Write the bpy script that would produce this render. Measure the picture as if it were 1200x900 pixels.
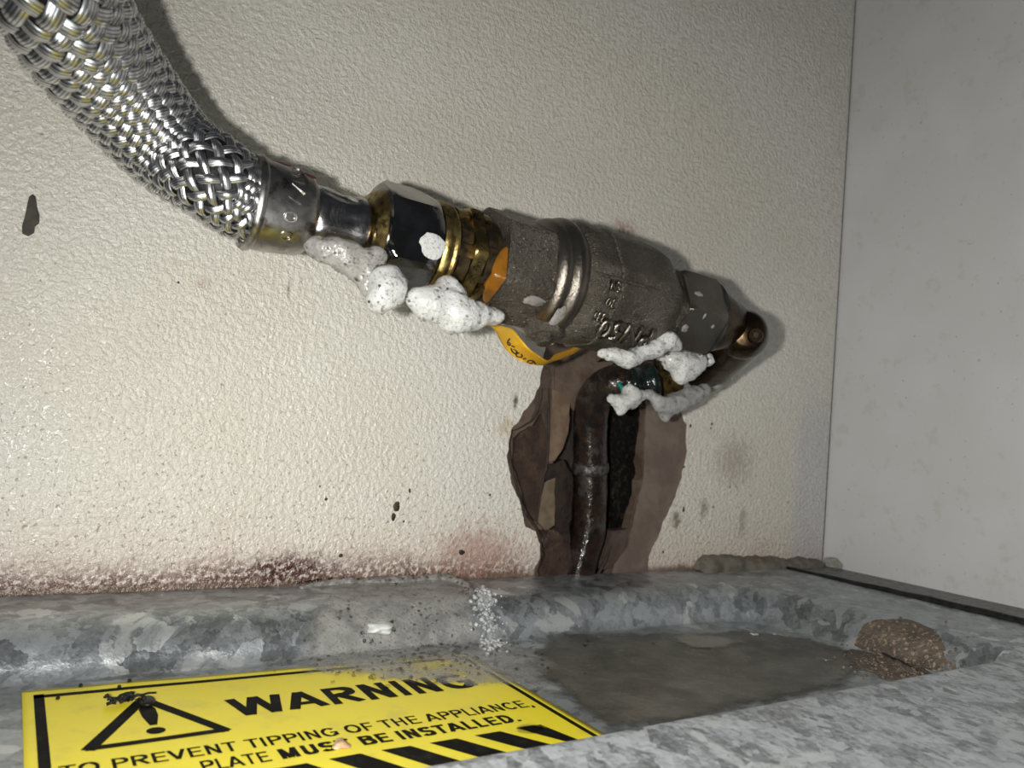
import bpy, bmesh, math, random
from mathutils import Vector as V, Matrix, noise
random.seed(7)
PI = math.pi
S = 0.01                      # everything below is written in centimetres
C = bpy.context.scene.collection
for o in list(bpy.data.objects):
    bpy.data.objects.remove(o)

# ------------------------------------------------------------------ camera
CAM = V((0, -21, 0))
YAW, PIT, ROL, F = math.radians(32.7), math.radians(3.4), math.radians(4.8), 905.0
fw = V((math.sin(YAW)*math.cos(PIT), math.cos(YAW)*math.cos(PIT), math.sin(PIT)))
r0 = V((math.cos(YAW), -math.sin(YAW), 0)); u0 = r0.cross(fw)
rt = r0*math.cos(ROL) + u0*math.sin(ROL); up = -r0*math.sin(ROL) + u0*math.cos(ROL)
cd = bpy.data.cameras.new('camera'); cam = bpy.data.objects.new('camera', cd); C.objects.link(cam)
cd.sensor_width = 36; cd.lens = 36*F/1200; cd.clip_start = .002; cd.clip_end = 10
cd.dof.use_dof = True; cd.dof.focus_distance = .185; cd.dof.aperture_fstop = 32
M4 = Matrix((rt, up, -fw)).transposed().to_4x4(); M4.translation = CAM*S
cam.matrix_world = M4
bpy.context.scene.camera = cam

# ------------------------------------------------------------------ light
sc = bpy.context.scene
w = bpy.data.worlds.new('world'); sc.world = w; w.use_nodes = True
w.node_tree.nodes['Background'].inputs[0].default_value = (.80, .86, 1, 1)
w.node_tree.nodes['Background'].inputs[1].default_value = .045
ld = bpy.data.lights.new('phone_flash', 'AREA'); ld.shape = 'DISK'; ld.size = .0055
ld.energy = .58; ld.color = (1, .985, .95); ld.spread = PI
fl = bpy.data.objects.new('phone_flash', ld); C.objects.link(fl)
fl.location = (CAM - rt*1.7 + up*.1)*S
fl.rotation_euler = V((math.sin(math.radians(62)), math.cos(math.radians(62)), -.38)).to_track_quat('-Z', 'Y').to_euler()
sc.view_settings.view_transform = 'Standard'; sc.view_settings.look = 'None'
sc.view_settings.exposure = 0; sc.view_settings.gamma = 1; sc.view_settings.use_curve_mapping = False

# ------------------------------------------------------------------ pixel to point
def ray(u, v): return fw + rt*((u-600)/F) - up*((v-450)/F)
def pY(u, v, Y=0.): r = ray(u, v); return CAM + r*((Y+21)/r.y)
def pZ(u, v, Z): r = ray(u, v); return CAM + r*(Z/r.z)
def pD(u, v, d): return CAM + ray(u, v)*d

# ------------------------------------------------------------------ object helpers
def link_mesh(name, me, m=None, parent=None):
    me.transform(Matrix.Scale(S, 4))
    if parent is not None: me.transform(Matrix.Translation(-V(parent['_o'])))
    o = bpy.data.objects.new(name, me); C.objects.link(o)
    if m: me.materials.clear(); me.materials.append(m)
    if parent is not None:
        o.parent = parent; o['_o'] = parent['_o']
    else: o['_o'] = (0., 0., 0.)
    return o
def obj(name, bm, m=None, parent=None, smooth=True, angle=None, keep=False):
    if not keep: bmesh.ops.recalc_face_normals(bm, faces=bm.faces)
    me = bpy.data.meshes.new(name); bm.to_mesh(me); bm.free()
    if smooth: me.polygons.foreach_set('use_smooth', [True]*len(me.polygons))
    if smooth and angle: me.set_sharp_from_angle(angle=math.radians(angle))
    return link_mesh(name, me, m, parent)
def tag(o, label, cat, group=None, kind=None):
    if label: o['label'] = label
    if cat: o['category'] = cat
    if group: o['group'] = group
    if kind: o['kind'] = kind
    return o
def thing(name, label, cat, loc, group=None):
    o = bpy.data.objects.new(name, None); C.objects.link(o); o.location = V(loc)*S
    o.empty_display_size = .01
    o['_o'] = tuple(V(loc)*S); return tag(o, label, cat, group)
def cpoly(pts, n):            # Catmull-Rom resample
    P = [2*pts[0]-pts[1]] + list(pts) + [2*pts[-1]-pts[-2]]; out = []
    for i in range(1, len(P)-2):
        a, b, c, d = P[i-1], P[i], P[i+1], P[i+2]
        for k in range(n):
            t = k/n
            out.append(.5*((2*b)+(c-a)*t+(2*a-5*b+4*c-d)*t*t+(3*b-a-3*c+d)*t*t*t))
    out.append(pts[-1]); return out
def equal(pts, ds):
    L = [0]
    for a, b in zip(pts, pts[1:]): L.append(L[-1]+(b-a).length)
    n = max(2, int(L[-1]/ds)); out = []; j = 0
    for i in range(n+1):
        s = L[-1]*i/n
        while j < len(L)-2 and L[j+1] < s: j += 1
        t = (s-L[j])/max(1e-9, L[j+1]-L[j]); out.append(pts[j].lerp(pts[j+1], t))
    return out, L[-1]
def frames(pts, ref=V((0, -1, 0))):
    T = [(pts[min(i+1, len(pts)-1)]-pts[max(i-1, 0)]).normalized() for i in range(len(pts))]
    n = (ref-T[0]*ref.dot(T[0])).normalized(); out = []
    for t in T:
        n = (n-t*n.dot(t)).normalized(); out.append((t, n, t.cross(n)))
    return out
def sweep(bm, pts, rad, n=16, cap=True, prof=None):
    fr = frames(pts); rings = []
    for i, (p, (t, a, b)) in enumerate(zip(pts, fr)):
        r = rad(i/(len(pts)-1)) if callable(rad) else rad
        rings.append([bm.verts.new(p+(a*math.cos(2*PI*k/n)+b*math.sin(2*PI*k/n))*r*(prof(i/(len(pts)-1), 2*PI*k/n) if prof else 1)) for k in range(n)])
    for A_, B_ in zip(rings, rings[1:]):
        for k in range(n): bm.faces.new((A_[k], A_[(k+1) % n], B_[(k+1) % n], B_[k]))
    if cap: bm.faces.new(rings[0][::-1]); bm.faces.new(rings[-1])
    return rings
def hexr(a, R, rot=0., n=6):
    s = 2*PI/n; x = (a-rot+s/2) % s - s/2
    return R*math.cos(s/2)/math.cos(x)
def box(bm, lo, hi):
    vs = [bm.verts.new((x, y, z)) for x in (lo[0], hi[0]) for y in (lo[1], hi[1]) for z in (lo[2], hi[2])]
    for f in ((0,1,3,2), (4,6,7,5), (0,4,5,1), (2,3,7,6), (0,2,6,4), (1,5,7,3)): bm.faces.new([vs[i] for i in f])
def nz(p, s, seed=0): return noise.noise(V(p)*s+V((seed*7.3, seed*3.1, seed)))
def rough_outline(pts, step=.09, amp=.07, seed=0):
    P = [V(p) for p in pts]; out = []
    for a, b in zip(P, P[1:]+P[:1]):
        n = max(1, int((b-a).length/step))
        for k in range(n):
            p = a.lerp(b, k/n)
            d = amp*(nz((p.x, 0, p.z), 2.2, seed)+.6*nz((p.x, 0, p.z), 6, seed+1)); e = amp*nz((p.x, 5, p.z), 3, seed+2)
            out.append(V((p.x+d, p.y, p.z+e)))
    return out
def slab(name, loops, thick, m, parent, bulge=None, yoff=0.):
    """flat sheet in the wall plane with optional holes, given thickness into the wall"""
    bm = bmesh.new(); E = []
    for lp in loops:
        vs = [bm.verts.new((p.x, p.y+yoff, p.z)) for p in lp]
        E += [bm.edges.new((vs[i], vs[(i+1) % len(vs)])) for i in range(len(vs))]
    bmesh.ops.triangle_fill(bm, use_beauty=True, use_dissolve=False, edges=E)
    for f in bm.faces:
        f.normal_update()
        if f.normal.y > 0: f.normal_flip()
    g = bmesh.ops.extrude_face_region(bm, geom=bm.faces[:])
    for v in g['geom']:
        if isinstance(v, bmesh.types.BMVert): v.co.y += thick
    if bulge:
        for v in bm.verts: v.co.y += bulge(v.co)
    return obj(name, bm, m, parent, smooth=False)

# ------------------------------------------------------------------ material helpers
class NT:
    def __init__(s, name):
        s.m = bpy.data.materials.new(name); s.m.use_nodes = True; s.t = s.m.node_tree; s.N = s.t.nodes; s.L = s.t.links
        s.b = s.N['Principled BSDF']
        tc = s.N.new('ShaderNodeTexCoord'); s.co = s.vm('SCALE', tc.outputs['Object'], scale=100); s.uv = tc.outputs['UV']
        s.sep = None
    def set(s, i, v):
        if isinstance(v, bpy.types.NodeSocket): s.L.new(v, i)
        elif isinstance(v, (tuple, list)) and len(v) == 3 and i.type == 'RGBA': i.default_value = (*v, 1)
        else: i.default_value = v
    def vm(s, op, a, b=None, scale=None):
        n = s.N.new('ShaderNodeVectorMath'); n.operation = op; s.set(n.inputs[0], a)
        if b is not None: s.set(n.inputs[1], b)
        if scale is not None: n.inputs['Scale'].default_value = scale
        return n.outputs['Value'] if op in ('LENGTH', 'DISTANCE', 'DOT_PRODUCT') else n.outputs[0]
    def ma(s, op, a, b=0., c=None, clamp=False):
        n = s.N.new('ShaderNodeMath'); n.operation = op; n.use_clamp = clamp; s.set(n.inputs[0], a); s.set(n.inputs[1], b)
        if c is not None: s.set(n.inputs[2], c)
        return n.outputs[0]
    def noise(s, sc, det=3., rough=.5, vec=None, dist=0.):
        n = s.N.new('ShaderNodeTexNoise'); s.L.new(vec or s.co, n.inputs['Vector'])
        n.inputs['Scale'].default_value = sc; n.inputs['Detail'].default_value = det
        n.inputs['Roughness'].default_value = rough; n.inputs['Distortion'].default_value = dist
        return n.outputs[0]
    def vor(s, sc, feat='F1', out=0, vec=None, rnd=1.):
        n = s.N.new('ShaderNodeTexVoronoi'); n.feature = feat; s.L.new(vec or s.co, n.inputs['Vector'])
        n.inputs['Scale'].default_value = sc; n.inputs['Randomness'].default_value = rnd; return n.outputs[out]
    def ramp(s, f, lo, hi, a=0., b=1.):
        n = s.N.new('ShaderNodeMapRange'); n.interpolation_type = 'SMOOTHSTEP'; s.set(n.inputs[0], f)
        n.inputs[1].default_value = lo; n.inputs[2].default_value = hi; n.inputs[3].default_value = a; n.inputs[4].default_value = b
        return n.outputs[0]
    def mix(s, f, a, b, mode='MIX'):
        n = s.N.new('ShaderNodeMix'); n.data_type = 'RGBA'; n.blend_type = mode
        s.set(n.inputs[0], f); s.set(n.inputs[6], a); s.set(n.inputs[7], b); return n.outputs[2]
    def xyz(s):
        if not s.sep: s.sep = s.N.new('ShaderNodeSeparateXYZ'); s.L.new(s.co, s.sep.inputs[0])
        return s.sep.outputs
    def bump(s, h, st, dist_cm, prev=None):
        n = s.N.new('ShaderNodeBump'); s.L.new(h, n.inputs['Height']); n.inputs['Strength'].default_value = st
        n.inputs['Distance'].default_value = dist_cm*S
        if prev: s.L.new(prev, n.inputs['Normal'])
        return n.outputs[0]
    def out(s, col=None, rough=None, metal=None, nrm=None, **kw):
        if col is not None: s.set(s.b.inputs['Base Color'], col)
        if rough is not None: s.set(s.b.inputs['Roughness'], rough)
        if metal is not None: s.set(s.b.inputs['Metallic'], metal)
        if nrm is not None: s.L.new(nrm, s.b.inputs['Normal'])
        for k, v in kw.items(): s.set(s.b.inputs[k.replace('_', ' ')], v)
        return s.m
    def stretch(s, v): return s.vm('MULTIPLY', s.co, v)

def simple(name, c1, c2=None, sc=2., lo=.4, hi=.6, rough=.4, metal=0., bsc=None, bst=.4, bd=.02, rvar=0., c3=None, sc3=9., **kw):
    t = NT(name); col = c1
    if c2: col = t.mix(t.ramp(t.noise(sc, 5, .6), lo, hi), c1, c2)
    if c3: col = t.mix(t.ramp(t.noise(sc3, 4, .6), .52, .66), col, c3)
    r = t.ma('ADD', rough-rvar/2, t.ma('MULTIPLY', t.noise(sc*1.7, 4), rvar)) if rvar else rough
    n = t.bump(t.noise(bsc, 3, .6), bst, bd) if bsc else None
    return t.out(col, r, metal, n, **kw)

def wall_material():
    t = NT('cream_textured_paint'); x, y, z = t.xyz()
    big = t.noise(.12, 3); col = t.mix(t.ramp(big, .35, .65), (.66, .625, .54), (.70, .675, .605))
    # pinkish damp band low on the wall and rusty crust along the foot
    n1 = t.noise(.9, 5, .65); n2 = t.noise(7, 4, .65)
    low = t.ramp(t.ma('ADD', z, t.ma('MULTIPLY', n1, 2.2)), -3.9, -1.2, 1, 0)
    col = t.mix(t.ma('MULTIPLY', low, .55), col, (.60, .46, .39))
    foot = t.ramp(t.ma('ADD', z, t.ma('MULTIPLY', n1, 1.3)), -4.0, -3.0, 1, 0)
    leftish = t.ramp(x, 13.5, 16.5, 1, .12)
    sp = t.ramp(n2, .40, .53)
    col = t.mix(t.ma('MULTIPLY', t.ma('MULTIPLY', foot, sp), t.ma('MULTIPLY', leftish, .92)), col, (.115, .045, .032))
    foot2 = t.ramp(t.ma('ADD', z, t.ma('MULTIPLY', t.noise(1.6, 3), .5)), -4.45, -4.15, 1, 0)
    col = t.mix(t.ma('MULTIPLY', foot2, .9), col, (.13, .085, .055))
    # fine brown speckle, denser low down
    d = t.ramp(z, -4, 3, .60, .68)
    spk = t.ramp(t.ma('SUBTRACT', t.noise(8.5, 2, .5), d), 0, .05)
    col = t.mix(t.ma('MULTIPLY', spk, .55), col, (.17, .13, .09))
    def spot(cx, cz, rx, rz, c, k, ns=1.2, na=1.1, sp=sp):
        nonlocal col; red = c[0] > 2.2*c[1]
        dx = t.ma('DIVIDE', t.ma('SUBTRACT', x, cx), rx); dz = t.ma('DIVIDE', t.ma('SUBTRACT', z, cz), rz)
        r = t.ma('SQRT', t.ma('ADD', t.ma('MULTIPLY', dx, dx), t.ma('MULTIPLY', dz, dz)))
        r = t.ma('ADD', r, t.ma('MULTIPLY', t.ma('SUBTRACT', t.noise(ns, 5, .7), .5), na*2))
        m_ = t.ma('MULTIPLY', t.ramp(r, .1, 1., 1, 0), k)
        if red: m_ = t.ma('MULTIPLY', m_, t.ma('ADD', t.ma('MULTIPLY', sp, .75), .25))
        col = t.mix(m_, col, c)
    for (u, v, rx, rz, c, k, ns) in (
        (733, 268, .9, .45, (.25, .07, .05), .6, 2.5), (560, 645, 2.2, 1.2, (.34, .17, .13), .6, 3),
        (335, 668, 2.2, .6, (.06, .016, .014), 1., 3), (860, 540, 1.6, 1.5, (.28, .21, .14), .5, 3.5),
        (792, 610, .35, .5, (.12, .09, .06), .8, 4), (825, 595, .3, .6, (.2, .15, .1), .6, 4),
        (604, 470, .13, .42, (.10, .075, .05), .9, 5), (237, 333, .3, .2, (.42, .3, .22), .5, 4),
        (338, 338, .06, .28, (.2, .13, .08), .8, 5), (870, 610, .35, .8, (.2, .16, .11), .5, 3),
        (1140, 350, .2, .2, (.3, .25, .2), .3, 3), (592, 500, .5, .5, (.45, .33, .18), .5, 3)):
        p = pY(u, v, 0); spot(p.x, p.z, rx, rz, c, k, ns)
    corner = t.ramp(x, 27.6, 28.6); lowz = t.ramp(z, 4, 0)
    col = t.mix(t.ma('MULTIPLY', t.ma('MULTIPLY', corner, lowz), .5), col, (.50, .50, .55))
    hgt = t.ma('ADD', t.noise(6.8, 2.5, .55), t.ma('MULTIPLY', t.noise(17, 2), .3))
    n = t.bump(t.ramp(hgt, .45, .9), .6, .055)
    return t.out(col, t.ramp(t.noise(2.4, 3), .3, .7, .20, .38), 0, n, Specular_IOR_Level=.6)
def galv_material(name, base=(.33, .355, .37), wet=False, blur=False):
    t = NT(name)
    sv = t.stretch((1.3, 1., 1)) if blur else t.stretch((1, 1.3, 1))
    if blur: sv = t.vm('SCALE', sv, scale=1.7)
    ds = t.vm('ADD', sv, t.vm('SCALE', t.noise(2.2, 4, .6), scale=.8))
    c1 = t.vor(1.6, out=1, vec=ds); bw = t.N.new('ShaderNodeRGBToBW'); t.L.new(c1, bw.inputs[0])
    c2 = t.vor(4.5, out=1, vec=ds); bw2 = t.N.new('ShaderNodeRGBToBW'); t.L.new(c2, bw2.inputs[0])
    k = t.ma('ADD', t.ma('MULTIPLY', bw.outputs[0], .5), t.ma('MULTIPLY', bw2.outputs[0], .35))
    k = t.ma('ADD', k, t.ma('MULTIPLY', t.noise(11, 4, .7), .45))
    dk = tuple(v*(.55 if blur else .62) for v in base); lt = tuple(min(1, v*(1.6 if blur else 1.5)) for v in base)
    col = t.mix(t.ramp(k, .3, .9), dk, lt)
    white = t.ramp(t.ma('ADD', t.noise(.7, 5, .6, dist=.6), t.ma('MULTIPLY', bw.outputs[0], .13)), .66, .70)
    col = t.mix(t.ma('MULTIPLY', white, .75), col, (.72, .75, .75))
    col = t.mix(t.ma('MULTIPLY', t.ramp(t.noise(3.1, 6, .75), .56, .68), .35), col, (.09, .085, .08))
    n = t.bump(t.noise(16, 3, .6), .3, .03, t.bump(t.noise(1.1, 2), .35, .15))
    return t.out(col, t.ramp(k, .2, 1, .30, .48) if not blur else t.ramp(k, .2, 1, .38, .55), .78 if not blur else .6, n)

MW = wall_material()
MR = NT('grey_white_laminate'); _x, _y, _z = MR.xyz()
_c = MR.mix(MR.ramp(MR.noise(.25, 3), .35, .65), (.56, .56, .545), (.60, .60, .60))
_c = MR.mix(MR.ma('MULTIPLY', MR.ramp(MR.noise(1.4, 5, .65), .56, .68), .28), _c, (.42, .38, .27))
_c = MR.mix(MR.ma('MULTIPLY', MR.ramp(MR.noise(5.5, 2, .4), .70, .76), .5), _c, (.2, .19, .17))
MR = MR.out(_c, .42, 0, MR.bump(MR.noise(9, 3), .12, .02))
DARK = simple('dark_cavity', (.018, .014, .012), (.04, .026, .018), 3, rough=.8, bsc=6, bst=.8, bd=.08)
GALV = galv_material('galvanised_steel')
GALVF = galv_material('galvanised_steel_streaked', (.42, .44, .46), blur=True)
STEEL = simple('dull_stamped_steel', (.30, .285, .27), (.42, .40, .38), 3, rough=.33, metal=1, bsc=18, bst=.25, bd=.01, rvar=.25, c3=(.13, .10, .085), sc3=2.2)
CHROME = simple('polished_chrome', (.30, .30, .29), (.20, .19, .17), 1.6, rough=.12, metal=1, rvar=.12, bsc=2.5, bst=.15, bd=.03)
BRASS = simple('aged_brass', (.45, .33, .12), (.20, .145, .055), 2.8, rough=.34, metal=1, bsc=12, bst=.35, bd=.02, rvar=.3, c3=(.07, .05, .03), sc3=4)
BRASSD = simple('blackened_brass', (.035, .028, .02), (.11, .075, .035), 3, rough=.4, metal=.8, bsc=12, bst=.4, bd=.03)
BRASSB = simple('brown_tarnished_brass', (.065, .042, .02), (.025, .017, .010), 1.6, rough=.28, metal=.9, bsc=7, bst=.3, bd=.02, rvar=.2)
t_ = NT('sand_cast_nickelled_brass')
CAST = t_.out(t_.mix(t_.ramp(t_.noise(1.1, 4), .35, .65), (.095, .082, .065), (.14, .125, .102)), t_.ramp(t_.noise(14, 3), .35, .65, .22, .5), .85,
              t_.bump(t_.noise(17, 3, .75), 1., .06))
t_ = NT('smoother_cast_nickel')
CASTS = t_.out(t_.mix(t_.ramp(t_.noise(1.1, 4), .35, .65), (.15, .13, .105), (.21, .19, .16)), .26, .95, t_.bump(t_.noise(20, 3, .7), .7, .02))
t_ = NT('braided_steel_wire'); wv = t_.N.new('ShaderNodeTexWave'); t_.L.new(t_.uv, wv.inputs[0]); wv.bands_direction = 'X'
wv.inputs['Scale'].default_value = 1.6
WIRE = t_.out(t_.mix(t_.ramp(wv.outputs[1], .0, .5), (.26, .26, .26), (.72, .72, .72)), .3, 1, t_.bump(wv.outputs[1], .15, .02))
PIPE = simple('blackened_wet_copper', (.012, .009, .008), (.028, .016, .011), 2.3, rough=.16, metal=.2, bsc=5, bst=.6, bd=.06, rvar=.25, c3=(.05, .045, .04), sc3=1.3)
YEL = simple('yellow_plastic', (.86, .54, .03), (.80, .46, .025), 2, rough=.3)
INK = simple('black_marker_ink', (.02, .006, .006), rough=.5)
BLK = simple('black_rubber', (.010, .010, .010), (.02, .02, .02), 4, rough=.5, bsc=8, bst=.4, bd=.03, Specular_IOR_Level=.2)
GRN = simple('green_tape', (.0, .17, .12), rough=.25)
BLKG = simple('black_green_wrap', (.008, .012, .011), (.0, .04, .035), 2.5, .55, .7, rough=.15, bsc=5, bst=.5, bd=.06)
SEAL = simple('orange_thread_sealant', (.19, .075, .006), (.11, .05, .012), 2, rough=.12, bsc=4, bst=.5, bd=.06)
BOARD = simple('damp_brown_board', (.125, .09, .068), (.075, .05, .036), 1.1, rough=.6, bsc=9, bst=.5, bd=.03, c3=(.10, .065, .048), sc3=3.)
BOARDP = simple('damp_pinkish_board', (.175, .133, .108), (.125, .092, .074), .8, rough=.65, bsc=10, bst=.4, bd=.02, c3=(.15, .105, .085), sc3=2.5)
TAN = simple('bare_tan_paper', (.19, .13, .083), (.13, .085, .055), 1.5, rough=.65, bsc=8, bst=.5, bd=.03)
CRUST = simple('dark_red_brown_crust', (.03, .016, .011), (.055, .032, .021), 1.6, rough=.5, bsc=6, bst=.8, bd=.06, c3=(.03, .018, .014), sc3=3)
BLACKB = simple('black_grainy_layer', (.006, .005, .004), (.028, .022, .016), 5, .5, .7, rough=.6, bsc=7, bst=1, bd=.12, Specular_IOR_Level=.1)  # near-black mottled layer deep in the slot right of the pipe
GRIME = simple('grey_brown_grime', (.115, .10, .075), (.17, .155, .125), 2, rough=.6, bsc=9, bst=.8, bd=.05)
DIRT = simple('brown_gritty_dirt', (.14, .108, .08), (.085, .07, .054), 1.6, rough=.6, bsc=14, bst=.9, bd=.06, c3=(.33, .25, .18), sc3=8)
DROP = simple('dark_dried_splash', (.055, .047, .035), (.03, .025, .018), 3, rough=.3)
CRUMB = simple('beige_crumb', (.55, .40, .22), (.35, .22, .12), 4, rough=.5, bsc=9, bst=.6, bd=.04)
t_ = NT('yellow_vinyl'); g1 = t_.noise(1.1, 5, .6)
LABY = t_.out(t_.mix(t_.ma('MULTIPLY', t_.ramp(g1, .5, .72), .35), (.84, .71, .03), (.50, .42, .10)), .35, 0, t_.bump(t_.noise(1.5, 2), .15, .05))
LABK = simple('black_print', (.005, .005, .004), (.016, .015, .012), 3, .5, .7, rough=.6, Specular_IOR_Level=.08)
LABK2 = simple('worn_black_print', (.03, .028, .022), (.10, .09, .04), 3, .45, .7, rough=.4)
def edge(t):
    n = t.N.new('ShaderNodeAttribute'); n.attribute_name = 'edge'
    return t.ramp(t.ma('ADD', n.outputs['Fac'], t.ma('MULTIPLY', t.ma('SUBTRACT', t.noise(3, 4, .6), .5), .9)), .1, .75)
SCUM = None
def foam_material(name, alpha_lo, alpha_hi, col=(.56, .56, .54), dark=(.20, .19, .175), fade=False):
    t = NT(name); v1 = t.vor(9); v2 = t.vor(22)
    h = t.ma('ADD', t.ma('MULTIPLY', t.ramp(v1, 0, .6), .7), t.ma('MULTIPLY', t.ramp(v2, 0, .6), .4))
    c = t.mix(t.ma('MULTIPLY', t.ramp(t.noise(16, 3, .65), .54, .64), .6), col, dark)
    a = t.ramp(t.noise(2.2, 3), .3, .65, alpha_lo, alpha_hi)
    t.b.inputs['Subsurface Weight'].default_value = .6; t.b.inputs['Subsurface Radius'].default_value = (1, 1, 1)
    t.b.inputs['Subsurface Scale'].default_value = .0012
    if fade: a = t.ma('MULTIPLY', a, edge(t))
    return t.out(c, .22, 0, t.bump(h, .35, .03), Alpha=a)
FOAM = foam_material('white_soap_foam', .80, 1.)
FOAMT = foam_material('thin_soap_film', .42, .75, (.40, .385, .36), (.16, .15, .135))
FOAMF = foam_material('grey_soap_film', .35, .75, (.40, .395, .37), (.14, .13, .12), True)
t_ = NT('soap_bubble'); BUB = t_.out((.9, .9, .9), .04, 0, Transmission_Weight=1., IOR=1.12)
t_ = NT('shallow_water'); WATER = t_.out(t_.mix(t_.ramp(t_.noise(.7, 5, .6), .35, .65), (.085, .082, .068), (.135, .128, .108)), t_.ramp(t_.noise(1.2, 4), .3, .7, .20, .45), 0, t_.bump(t_.noise(5, 4), .5, .04), Specular_IOR_Level=.3, IOR=1.33, Alpha=edge(t_))

t_ = NT('pale_wet_scum'); SCUM = t_.out(t_.mix(t_.ramp(t_.noise(1.5, 4), .4, .6), (.19, .185, .16), (.15, .145, .12)), .22, 0, t_.bump(t_.noise(4, 3), .3, .03), Alpha=edge(t_))

# ------------------------------------------------------------------ setting: the walls
XR, ZT = 30.35, -4.72
O_px = [(640,405),(632,453),(622,470),(612,487),(600,503),(594,533),(600,567),(610,593),(615,617),(628,622),(634,640),(632,655),(628,667),(629,690),
        (763,690),(761,677),(762,653),(772,632),(780,610),(792,585),(800,560),(806,530),(806,498),(798,480),(790,455),(760,400),(700,392)]
outl = rough_outline([pY(*p) for p in O_px], seed=1)
wall_outer = [V((-26, 0, -9)), V((XR-.09, 0, -9)), V((XR-.09, 0, 26)), V((-26, 0, 26))]
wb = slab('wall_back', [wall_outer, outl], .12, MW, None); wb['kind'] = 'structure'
# layers in the broken patch, each a little deeper
G_px = [(668,470),(673,450),(690,430),(715,412),(745,420),(757,470),(756,520),(750,560),(742,600),(734,640),(728,662),(712,690),(640,690),
        (648,655),(636,625),(640,595),(640,560),(650,540),(655,510),(662,490)]
groove = rough_outline([pY(*p, .12) for p in G_px], seed=4, amp=.09)
bo = rough_outline([pY(u, v, .12)+V((dx, 0, dz)) for (u, v), dx, dz in [((585,380), 0, 0), ((575,520), 0, 0), ((590,640), 0, 0), ((600,705), 0, 0), ((790,705), 0, 0), ((830,560), 0, 0), ((830,460), 0, 0), ((790,380), 0, 0)]], amp=.02)
slab('board_layer', [bo, groove], .75, BOARD, wb)
def patch(name, px, dep, th, m, seed, amp=.05, bulge=None):
    return slab(name, [rough_outline([pY(*p, dep) for p in px], seed=seed, amp=amp)], th, m, wb, bulge)
patch('pink_board_patch', [(757,480),(806,480),(812,530),(803,570),(790,600),(778,630),(766,655),(766,690),(712,690),(722,660),(737,640),(745,600),(755,560)], .07, .06, BOARDP, 11)
patch('torn_layer', [(603,515),(612,506),(625,500),(634,485),(641,510),(642,535),(636,565),(632,590),(628,612),(618,597),(611,570),(602,545)], .0, .12, CRUST, 12, bulge=lambda c: -.05*abs(nz(c, 1.5)))
patch('torn_layer', [(632,428),(645,430),(646,460),(642,500),(640,520),(634,480),(622,495),(632,470)], .05, .08, simple('brown_stained_layer', (.05,.033,.024), (.085,.062,.047), 2, rough=.6, bsc=7, bst=.6, bd=.04), 13)
patch('torn_layer', [(650,425),(722,424),(700,445),(685,470),(672,482),(664,466),(650,458)], .04, .09, BOARD, 14)
patch('torn_layer', [(648,456),(668,466),(667,500),(660,525),(650,540),(641,542),(644,510)], .03, .1, TAN, 15)
patch('torn_layer', [(630,612),(632,590),(638,565),(650,560),(650,616),(640,622)], .02, .1, simple('pale_tan_layer', (.16,.12,.075), (.11,.08,.052), 2, rough=.6, bsc=8, bst=.4, bd=.03), 16)
patch('torn_layer', [(660,540),(641,545),(638,568),(646,575),(650,612),(652,640),(668,640),(672,560)], .05, .5, simple('dark_brown_layer', (.014,.009,.007), (.03,.018,.012), 2, rough=.45, bsc=5, bst=.8, bd=.08), 17, .1)
patch('torn_layer', [(632,622),(652,622),(668,640),(668,665),(655,690),(634,690),(632,668),(638,650)], .0, .3, CRUST, 18, .1, bulge=lambda c: -.18*abs(nz(c, 1.3)))
patch('torn_layer', [(714,478),(757,474),(757,520),(749,560),(742,600),(736,622),(716,622)], .55, .3, BLACKB, 19, .1, bulge=lambda c: -.25*nz(c, 1.8))
patch('torn_layer', [(718,622),(737,620),(733,650),(722,665),(706,668),(712,640)], .12, .5, simple('red_brown_layer', (.055,.035,.028), (.085,.058,.047), 2, rough=.6, bsc=7, bst=.5, bd=.05), 20)
for px, r in (([(600,503),(597,520),(598,540),(604,565),(611,588),(619,606),(629,620),(634,640),(633,662)], .05), ([(643,455),(643,500),(641,540),(636,565),(631,598),(629,615)], .045),
              ([(600,505),(612,500),(624,492),(632,478),(636,455)], .03), ([(648,618),(655,645),(648,670)], .04), ([(716,640),(708,660),(694,684)], .06)):
    bm = bmesh.new(); q = [pY(u, v, .0) for u, v in px]; q = [p+V((.03*nz(p, 3), 0, .03*nz(p, 4, 2))) for p in equal(cpoly(q, 5), .07)[0]]
    sweep(bm, q, lambda t: r*(.5+.5*math.sin(PI*t)), 6); obj('crack_shade', bm, DARK, wb)  # black tubes paint the shade in gaps between layers and beside the pipe
# added dark backing panels that keep world light out of the gaps
bm = bmesh.new(); box(bm, (-26, 1.3, -9), (XR-.3, 1.45, 26)); cb = obj('dark_backing_1', bm, DARK, None, smooth=False); cb['kind'] = 'structure'
bm = bmesh.new(); box(bm, (XR-.3, .30, -9), (XR+.5, .4, 26)); cb = obj('dark_backing_2', bm, DARK, None, smooth=False); cb['kind'] = 'structure'
bm = bmesh.new(); box(bm, (XR, -40, -9), (XR+1.6, .02, 26)); wr = obj('wall_right', bm, MR, None, smooth=False); wr['kind'] = 'structure'
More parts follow.
